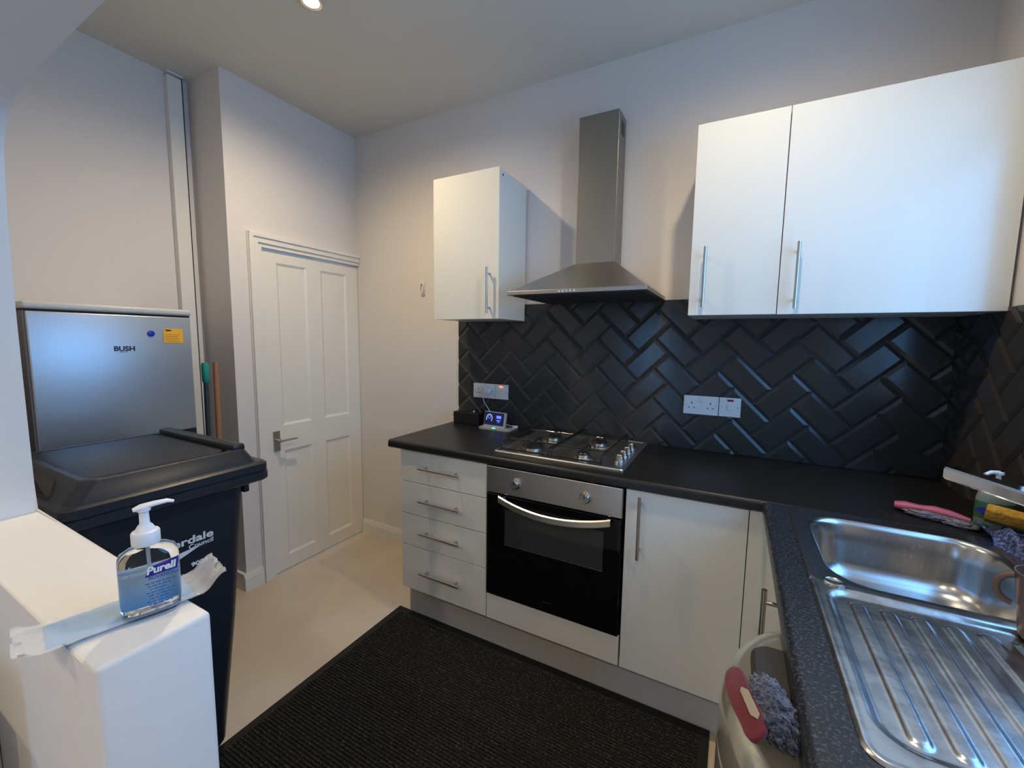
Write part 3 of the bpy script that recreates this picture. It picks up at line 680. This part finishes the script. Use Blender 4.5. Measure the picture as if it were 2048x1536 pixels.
# ------------------------------------------------------------------ steel bin with mitt
t = thing('steel_bin', 'tall round stainless steel bin with domed lid standing under the worktop edge', 'bin', (2.517, -1.35, 0))
bcx, bcy, br, so = 2.517, -1.35, .170, 1.40      # oval in plan
obj('body', lathe(B(), [(0, .004), (br-.004, .004), (br, .02), (br, .748), (br-.003, .752)], (bcx, bcy, 0), n=72, sy=so), m_binsteel, t, smooth=.6)
prof = [(br-.003, .756)]
for a in range(0, 23):
    u = math.sin(a*PI/44); prof.append((br*(1-u**4)**.25 if a < 22 else 0, .758+.112*u))
obj('lid', lathe(B(), prof, (bcx, bcy, 0), n=72, sy=so), m_binsteel, t, smooth=.9)
obj('base_ring', lathe(B(), [(br+.003, 0), (br+.003, .02), (br-.002, .024), (br-.01, 0)], (bcx, bcy, 0), n=72, sy=so), m_black, t, smooth=.6)
bm = B(); loft(bm, [[(x, y, z) for x, y in rrect(2.392+i, -1.385+i, 2.50-i, -1.270-i, .032-i)] for z, i in ((.80, 0), (.872, 0), (.878, .006))], True, True); obj('lid_flap', bm, m_gdark, t, smooth=.5)
t = thing('cleaning_mitt', 'red fleece and blue fluffy cleaning mitt lying on the steel bin', 'mitt', (2.39, -1.44, .87))
# red face: outline in local (long axis y, width w), tilted towards the left
out = [(-.068, -.004), (-.060, .016), (-.035, .022), (0, .020), (.035, .018), (.060, .020), (.078, .008), (.074, -.012), (.045, -.020), (.01, -.022), (-.03, -.018), (-.058, -.016)]
cl_ = [out[-1]]+out+out[:2]; out = catmull(cl_, 4)[:-1]
Rm = Matrix.Translation((2.380, -1.440, .884)) @ Matrix.Rotation(.28, 4, 'Z') @ Matrix.Rotation(-.75, 4, 'Y') @ Matrix.Scale(.86, 4)
bm = prism(B(), [(w_, l_) for l_, w_ in [(a, b) for a, b in out]], 2, -.005, .005, bev=.003); bmesh.ops.transform(bm, matrix=Rm, verts=bm.verts); obj('fleece_face', bm, m_mittred, t, smooth=.9)
bm = B(); blob(bm, (0, 0, 0), (.026, .056, .018), .30, 5, 5, 4); bmesh.ops.transform(bm, matrix=Matrix.Translation((2.414, -1.440, .892)) @ Matrix.Rotation(.28, 4, 'Z') @ Matrix.Rotation(-.3, 4, 'Y'), verts=bm.verts); obj('fluffy_side', bm, m_mitt, t, smooth=3.1)
bm = prism(B(), [(.012, -.042), (.019, -.036), (.017, .014), (.008, .026), (.003, .02), (.004, -.03)], 2, .005, .0075, bev=.0008); bmesh.ops.transform(bm, matrix=Rm, verts=bm.verts); obj('cloth_tag', bm, m_tagm, t)
# ------------------------------------------------------------------ floor mat
t = thing('floor_mat', 'large black ribbed doormat on the floor in front of the oven', 'mat', (1.6, -1.15, 0))
MX0, MX1, MY0, MY1 = .845, 2.337, -1.80, -.531
obj('backing', box(B(), (MX0, MY0, .0005), (MX1, MY1, .005), bev=.001, seg=1), m_matedge, t)
bm = B(); pitch = .0125; k = 0; y = MY0+.035
while y < MY1-.035:
    xs_ = [MX0+.035+(MX1-MX0-.07)*q/60 for q in range(61)]; rr = []
    for xq in xs_:
        w_ = .0040+.0006*noise.noise(Vector((xq*60, y*60, 0))); h_ = .0095+.0012*noise.noise(Vector((xq*90, y*90, 5)))
        rr.append([(xq, y-w_, .0045), (xq, y-w_*.7, h_), (xq, y+w_*.7, h_), (xq, y+w_, .0045)])
    loft(bm, rr, True, True); y += pitch
obj('ribs', bm, m_mat, t)
# ------------------------------------------------------------------ fridge freezer
t = thing('fridge_freezer', 'silver fridge freezer in the alcove behind the wheelie bin', 'fridge', (-.05, -1.37, 0))
fx, fy0, fy1 = .2, -1.622, -1.122
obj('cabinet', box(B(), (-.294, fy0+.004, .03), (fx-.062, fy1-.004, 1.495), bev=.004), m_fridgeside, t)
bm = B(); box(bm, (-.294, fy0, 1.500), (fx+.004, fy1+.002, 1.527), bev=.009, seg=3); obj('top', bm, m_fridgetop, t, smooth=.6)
dr = obj('door', box(B(), (fx-.055, fy0+.006, 1.000), (fx, fy1-.002, 1.494), bev=.006, seg=3), m_fridge, t, smooth=.6)
text('BUSH', .026, axes((fx+.0006, -1.392, 1.352), (0, 1, 0), (0, 0, 1)), m_text, 'lettering', dr, bold=.0008, sx=1.05)
bm = B(); box(bm, (fx, -1.376, 1.3465), (fx+.0006, -1.352, 1.3485)); obj('underline', bm, m_text, dr)
dr2 = obj('door', box(B(), (fx-.055, fy0+.006, .06), (fx, fy1-.002, .972), bev=.006, seg=3), m_fridge, t, smooth=.6)
bm = B(); box(bm, (fx-.058, fy0+.004, .972), (fx-.004, fy1-.004, 1.000)); box(bm, (fx-.062, fy0+.008, .05), (fx-.054, fy1-.008, 1.494)); box(bm, (fx-.058, fy0+.006, 1.4945), (fx-.002, fy1-.004, 1.5)); obj('gasket', bm, m_dark, t)
bm = B(); box(bm, (fx-.003, fy0, 1.0), (fx-.054, fy0+.0055, 1.494)); obj('door_edge', bm, m_fridgeside, t)  # door's side, its shadow given by the dark colour
for q in (fy0+.02, fy1-.02): obj('foot', lathe(B(), [(.018, 0), (.018, .03), (0, .03)], (fx-.1, q, 0), n=12), m_black, t)
# magnet and sticker on the door
tag(obj('round_magnet', lathe(B(), [(.0125, 0), (.0125, .003), (.010, .0045), (0, .0048)], (fx+.0003, -1.270, 1.422), (1, 0, 0), 24), m_blue, smooth=.7), 'round blue magnet on the silver fridge door', 'magnet')
t = thing('yellow_note', 'square orange-yellow notice on the fridge door, right of the blue magnet', 'notice', (fx, -1.19, 1.38))
bm = B(); box(bm, (fx+.0003, -1.227, 1.382), (fx+.0012, -1.157, 1.444)); obj('card', bm, m_yellow, t)
bm = B(); prism(bm, [(-1.223, 1.4405), (-1.218, 1.4345), (-1.212, 1.432), (-1.198, 1.4345), (-1.199, 1.4385), (-1.216, 1.439)], 0, fx+.0011, fx+.0016); obj('heading', bm, m_text, t)
bm = B()
for q in range(5): box(bm, (fx+.0012, -1.222, 1.417-q*.0075), (fx+.0016, -1.170-.006*(q % 2), 1.4185-q*.0075))
obj('print_lines', bm, mat('notice_print', (.35, .12, .01), .6), t)
# broom handles
t = thing('broom', 'black broom handle with a green top leaning between the fridge and the wall', 'broom', (.06, -1.0, 0))
b0, b1 = Vector((.10, -1.045, .02)), Vector((.05, -1.005, 1.285)); dd = (b1-b0).normalized()
obj('shaft', tube(B(), [b0, b1-dd*.09], .0105, 12), m_broom, t, smooth=.8)
bm = tube(B(), [b1-dd*.10, b1-dd*.09, b1-dd*.01, b1], [.010, .015, .0165, .012], 14); obj('grip', bm, m_green, t, smooth=.8)
bm = B(); box(bm, (-.03, -1.07, .005), (.20, -1.02, .07), bev=.008); obj('head', bm, m_green, t)
t = thing('mop', 'brown wooden mop handle leaning beside the green-topped broom', 'mop', (0, -.93, 0))
obj('shaft', tube(B(), [(.07, -.985, .02), (.035, -.955, .8), (.005, -.935, 1.281)], [.0125, .0125, .0125], 12), m_wood, t, smooth=.8)
bm = B(); lathe(bm, [(0, .002), (.016, .002), (.017, .05), (.013, .055)], (.07, -.985, 0), n=16); obj('ferrule', bm, m_black, t, smooth=.8)
# ------------------------------------------------------------------ wheelie bin
t = thing('wheelie_bin', 'large dark grey wheelie bin with council lettering in front of the fridge', 'wheelie bin', (.74, -1.55, 0))
def rb(x0, y0, x1, y1, r, z): return [(x, y, z) for x, y in rrect(x0, y0, x1, y1, r, 5)]
bm = B(); loft(bm, [rb(.53, -1.675, .865, -1.420, .05, .004), rb(.515, -1.69, .892, -1.398, .055, .05), rb(.475, -1.72, .925, -1.362, .05, .50), rb(.452, -1.738, .955, -1.338, .045, .935), rb(.45, -1.74, .957, -1.336, .045, .95)], True, True)
body = obj('body', bm, m_bin, t, smooth=.7)
bm = B(); loft(bm, [rb(.415, -1.775, .985, -1.282, .03, .945), rb(.412, -1.778, .990, -1.278, .03, .950), rb(.412, -1.778, .990, -1.278, .03, .972), rb(.418, -1.772, .984, -1.284, .03, .976)], True, True)
box(bm, (.70, -1.336, .90), (.93, -1.318, .945), bev=.004)
obj('collar', bm, m_bin, t, smooth=.5)
# lid: skirt, raised frustum ring, sunken centre
bm = B(); y0, y1 = -1.776, -1.280
loft(bm, [rb(.413, y0, .988, y1, .028, .978), rb(.413, y0, .988, y1, .028, 1.000), rb(.420, y0+.006, .981, y1-.006, .028, 1.006), rb(.428, y0+.014, .972, y1-.028, .03, 1.008),
          rb(.446, y0+.050, .954, y1-.050, .03, 1.050), rb(.452, y0+.056, .949, y1-.056, .03, 1.054), rb(.470, y0+.078, .938, y1-.092, .03, 1.054), rb(.475, y0+.082, .933, y1-.097, .03, 1.024)], True, True)
ld = obj('lid', bm, m_bin, t, smooth=.5)
bm = B(); loft(bm, [rb(.482, y0+.062, .927, y1-.100, .035, 1.020), rb(.482, y0+.062, .927, y1-.100, .035, 1.052), rb(.492, y0+.072, .917, y1-.11, .03, 1.055)], True, True); obj('lid_panel', bm, m_bin, ld, smooth=.5)
bm = B(); box(bm, (.46, y1-.092, 1.045), (.945, y1-.052, 1.070), bev=.008); obj('lid_bar', bm, m_bin, ld, smooth=.6)
bm = B(); prism(bm, [(.62, 1.014), (.86, 1.014), (.80, 1.046), (.66, 1.046)], 1, y0+.012, y0+.060); obj('lid_recess_shade', bm, m_dark, ld)  # black plate painting the shade of a recess in the lid's slope
bm = B(); tube(bm, [(.50, -1.80, .93), (.88, -1.80, .93)], .012); obj('handle_bar', bm, m_black, t, smooth=.8)
for sx in (.44, .94): obj('wheel', lathe(B(), [(0, -.02), (.09, -.02), (.095, -.012), (.095, .012), (.09, .02), (0, .02)], (sx, -1.70, .096), (1, 0, 0), 28), m_black, t, smooth=.6)
def onside(y, z): # point on the bin's visible side, which slopes in
    return Vector((.925+(.030/.435)*(z-.5)+.0012, y, z))
sl = Vector((.030/.435, 0, 1))
text('Calderdale', .032, axes(onside(-1.443, .8035), (0, 1, 0), sl), m_bintext, 'lettering', body, bold=.0008, align='RIGHT', sx=1.34)
text('Council', .0195, axes(onside(-1.443, .786), (0, 1, 0), sl), m_bintext, 'lettering', body, bold=.0003, align='RIGHT', sx=1.1)
text('9002', .0175, axes(onside(-1.460, .7285), (0, 1, 0), sl), m_bintext, 'lettering', body, bold=.0006, align='RIGHT', sx=1.28)
bm = B(); up_, lo_ = [], []
for k in range(21):
    u = k/20; y = -1.625+.147*u; a_ = .787-.010*math.sin(PI*u)*(1-u); th_ = .023*math.sin(PI*min(.5, u+.05))*(1-u**3)**1.2
    up_.append((y, a_)); lo_.append((y, a_-th_-.0003))
f_ = [bm.verts.new(onside(y, z)+Vector((.0004, 0, 0))) for y, z in up_+lo_[::-1]]; bm.faces.new(f_); r2 = bmesh.ops.extrude_face_region(bm, geom=bm.faces[:]); bmesh.ops.translate(bm, vec=(-.0008, 0, 0), verts=[v for v in r2['geom'] if isinstance(v, bmesh.types.BMVert)])
obj('emblem', bm, m_bintext, body)
# ------------------------------------------------------------------ radiator behind the low wall
t = thing('radiator', 'white panel radiator on the near side of the low wall, lower left corner', 'radiator', (1.3, -2.0, .2))
bm = B(); box(bm, (.75, -2.035, .20), (1.408, -2.022, .90), bev=.006, seg=2)
for k in range(12): box(bm, (.79+k*.05, -2.040, .24), (.815+k*.05, -2.030, .86), bev=.003)
obj('panel', bm, m_rad, t, smooth=.6)
for q in (.88, 1.20): obj('bracket', box(B(), (q, -2.022, .40), (q+.04, -1.937, .86), bev=.002), m_rad, t)
bm = B(); tube(bm, [(1.41, -2.028, .25), (1.45, -2.028, .25), (1.45, -2.028, .005)], .008); lathe(bm, [(.018, 0), (.020, .03), (.017, .06), (0, .062)], (1.45, -2.028, .25), n=20); obj('valve', bm, m_white, t, smooth=.8)
# ------------------------------------------------------------------ sanitiser bottle
ang = math.atan2(.059, .018)
t = thing('sanitiser_bottle', 'clear pump bottle of blue-tinted hand sanitiser on the end of the low wall', 'bottle', (1.644, -1.856, 1.0345), ang, local=True)
def ov(w, d_, z, n=40, p=3.2):
    out = []
    for k in range(n):
        a = 2*PI*k/n; c, s = math.cos(a), math.sin(a)
        out.append((w*math.copysign(abs(c)**(2/p), c), d_*math.copysign(abs(s)**(2/p), s), z))
    return out
bm = B(); prof = [(.026, .012, 0), (.0305, .0165, .0015), (.032, .018, .005), (.0325, .018, .03), (.0325, .018, .077), (.0318, .0174, .084), (.0290, .0160, .0905), (.021, .0130, .0955), (.012, .0115, .0975), (.0105, .0105, .101)]
loft(bm, [ov(a, b, z, p=3.2 if z < .085 else 2.2) for a, b, z in prof], True, True); obj('bottle_body', bm, m_clear, t, smooth=.8)
bm = B(); loft(bm, [ov(a-.0018, b-.0018, z) for a, b, z in ((.0305, .0165, .008), (.032, .018, .012), (.0325, .018, .03), (.0325, .018, .062))], True, True); obj('gel', bm, m_gel, t, smooth=.8)
bm = B(); box(bm, (-.024, .0135, .012), (.022, .0143, .066), bev=.0003, seg=1); obj('back_label', bm, m_backlabel, t)
yl = -.0186
bm = B(); prism(bm, [(-.006, .058), (.028, .060), (.030, .077), (.012, .0735), (-.002, .0705)], 1, yl, yl+.0004); lb = obj('front_label', bm, m_blueblk, t)
bm = B(); prism(bm, [(.008, .0705), (.019, .0725), (.018, .0745), (.012, .0735)], 1, yl-.0003, yl); obj('label_flash', bm, m_brandpurple, lb)
text('Purell', .0135, axes((-.0045, yl-.0004, .0615), (1, .0, .05), (0, 0, 1)), m_pump, 'lettering', lb, bold=.0005, ext=.0002, shear=.2, sx=.98)
text('ADVANCED', .0062, axes((-.003, yl, .0535), (1, 0, .02), (0, 0, 1)), m_textblue, 'lettering', lb, bold=.0001, ext=.0002, sx=.95)
bm = B()
for q in range(9):
    xa = -.006+.002*(q % 3); xb = .025-.004*((q*7) % 3)
    while xa < xb:
        xe = min(xb, xa+.003+.004*random.random()); box(bm, (xa, yl, .0475-q*.0043), (xe, yl+.0003, .0488-q*.0043)); xa = xe+.0012
obj('print_lines', bm, m_textblue, lb)
bm = B(); lathe(bm, [(.0150, .0985), (.0155, .100), (.0155, .1145), (.0145, .1165), (.0115, .1175), (.0080, .124), (.0055, .127), (.0052, .143), (.0075, .1445), (.0080, .150), (0, .151)], (-.001, 0, 0), n=28)
cap = obj('pump', bm, m_pump, t, smooth=.7)
bm = B(); tube(bm, [(-.012, 0, .1475), (-.004, 0, .1495), (.010, 0, .1515), (.024, 0, .1520), (.031, 0, .1495)], [.0045, .0075, .0062, .0050, .0034], 14, flat=.55); obj('nozzle', bm, m_pump, cap, smooth=.9)
bm = tube(B(), [(0, 0, .10), (0, 0, .05), (.004, 0, .008)], .0022, 8); obj('dip_tube', bm, m_pouch, t, smooth=.8)
# plastic packet beneath it
t = thing('plastic_packet', 'crinkled clear packet with a pale blue filling lying under the sanitiser bottle', 'packet', (1.60, -1.87, 1.032))
def pouch(lift, inset, n1=60, n2=16, seed=0):
    bm = B(); G = []
    P0, P1 = Vector((1.590, -1.974, 0)), Vector((1.634, -1.765, 0)); L = P1-P0; d_ = L.normalized(); s_ = Vector((d_.y, -d_.x, 0)); W_ = .040
    for sgn in (1, -1):
        g = []
        for i in range(n1+1):
            u = inset+(1-2*inset)*i/n1; row = []
            for j in range(n2+1):
                v = (-1+2*j/n2)*(1-inset*1.5)
                w_ = W_*(1+.10*noise.noise(Vector((u*5, 0, seed))))
                p = P0+L*u+s_*v*w_
                puff = .0055*sm(0, .15, u)*sm(1, .80, u)*(1-v*v)**.5 if abs(v) < 1 else 0
                wr = .0030*noise.fractal(Vector((u*9, v*2.0, seed+sgn*3)), .8, 2, 3)*(1.0 if u < .2 or u > .75 else .4)
                ends = .022*sm(.84, 1.0, u)+.006*sm(.12, 0, u)
                crimp = .0022*math.sin(v*20)*(sm(.90, 1, u)+sm(.10, 0, u))
                row.append(bm.verts.new(p+Vector((0, 0, 1.0355+.002+lift+(sgn*puff*.8 if sgn > 0 else sgn*.0008)+abs(wr)+ends+crimp))))
            g.append(row)
        G.append(g)
    for g in G:
        for i in range(n1):
            for j in range(n2): bm.faces.new((g[i][j], g[i+1][j], g[i+1][j+1], g[i][j+1]))
    bmesh.ops.remove_doubles(bm, verts=bm.verts, dist=.0003)
    return bm
obj('film', pouch(0, 0, seed=1), m_pouch, t, smooth=3.1)
bm = B(); P0, P1 = Vector((1.597, -1.948, 1.0362)), Vector((1.626, -1.805, 1.0362)); d_ = (P1-P0).normalized(); s_ = Vector((d_.y, -d_.x, 0))
loft(bm, [[P+s_*a+Vector((0, 0, b)) for a, b in ((-.031, 0), (.031, 0), (.031, .0018), (0, .0026), (-.031, .0018))] for P in (P0, P0.lerp(P1, .5), P1)], True, True)
obj('filling', bm, m_pouchblue, t)
# ------------------------------------------------------------------ ceiling downlights, rear pair added as unseen fill
for k, (lx, ly, s) in enumerate(DOWN):
    lab = ['bright recessed ceiling downlight near the top of the picture', 'recessed ceiling downlight above the base cupboard, out of frame',
           'unseen downlight added as fill in the room behind the viewer, left one', 'unseen downlight added as fill in the room behind the viewer, right one'][k]
    t = thing('downlight', lab, 'ceiling light', (lx, ly, H-.012), group='ceiling downlights')
    obj('bezel', lathe(B(), [(.042, .004), (.044, -.001), (.040, -.007), (.030, -.004), (.029, .004)], (lx, ly, H-.0045), n=32), m_brass, t, smooth=.7)
    obj('lamp', lathe(B(), [(.0285, 0), (.020, -.003), (0, -.004)], (lx, ly, H-.004), n=24), m_lamp, t, smooth=.8)
    l = bpy.data.lights.new('downlight_beam', 'SPOT'); l.energy = DOWN_E*s*4; l.color = DOWN_C; l.spot_size = math.radians(165); l.spot_blend = .9; l.shadow_soft_size = .03
    o = bpy.data.objects.new('downlight_beam', l); COL.objects.link(o); o.location = (0, 0, -.012); o.parent = t
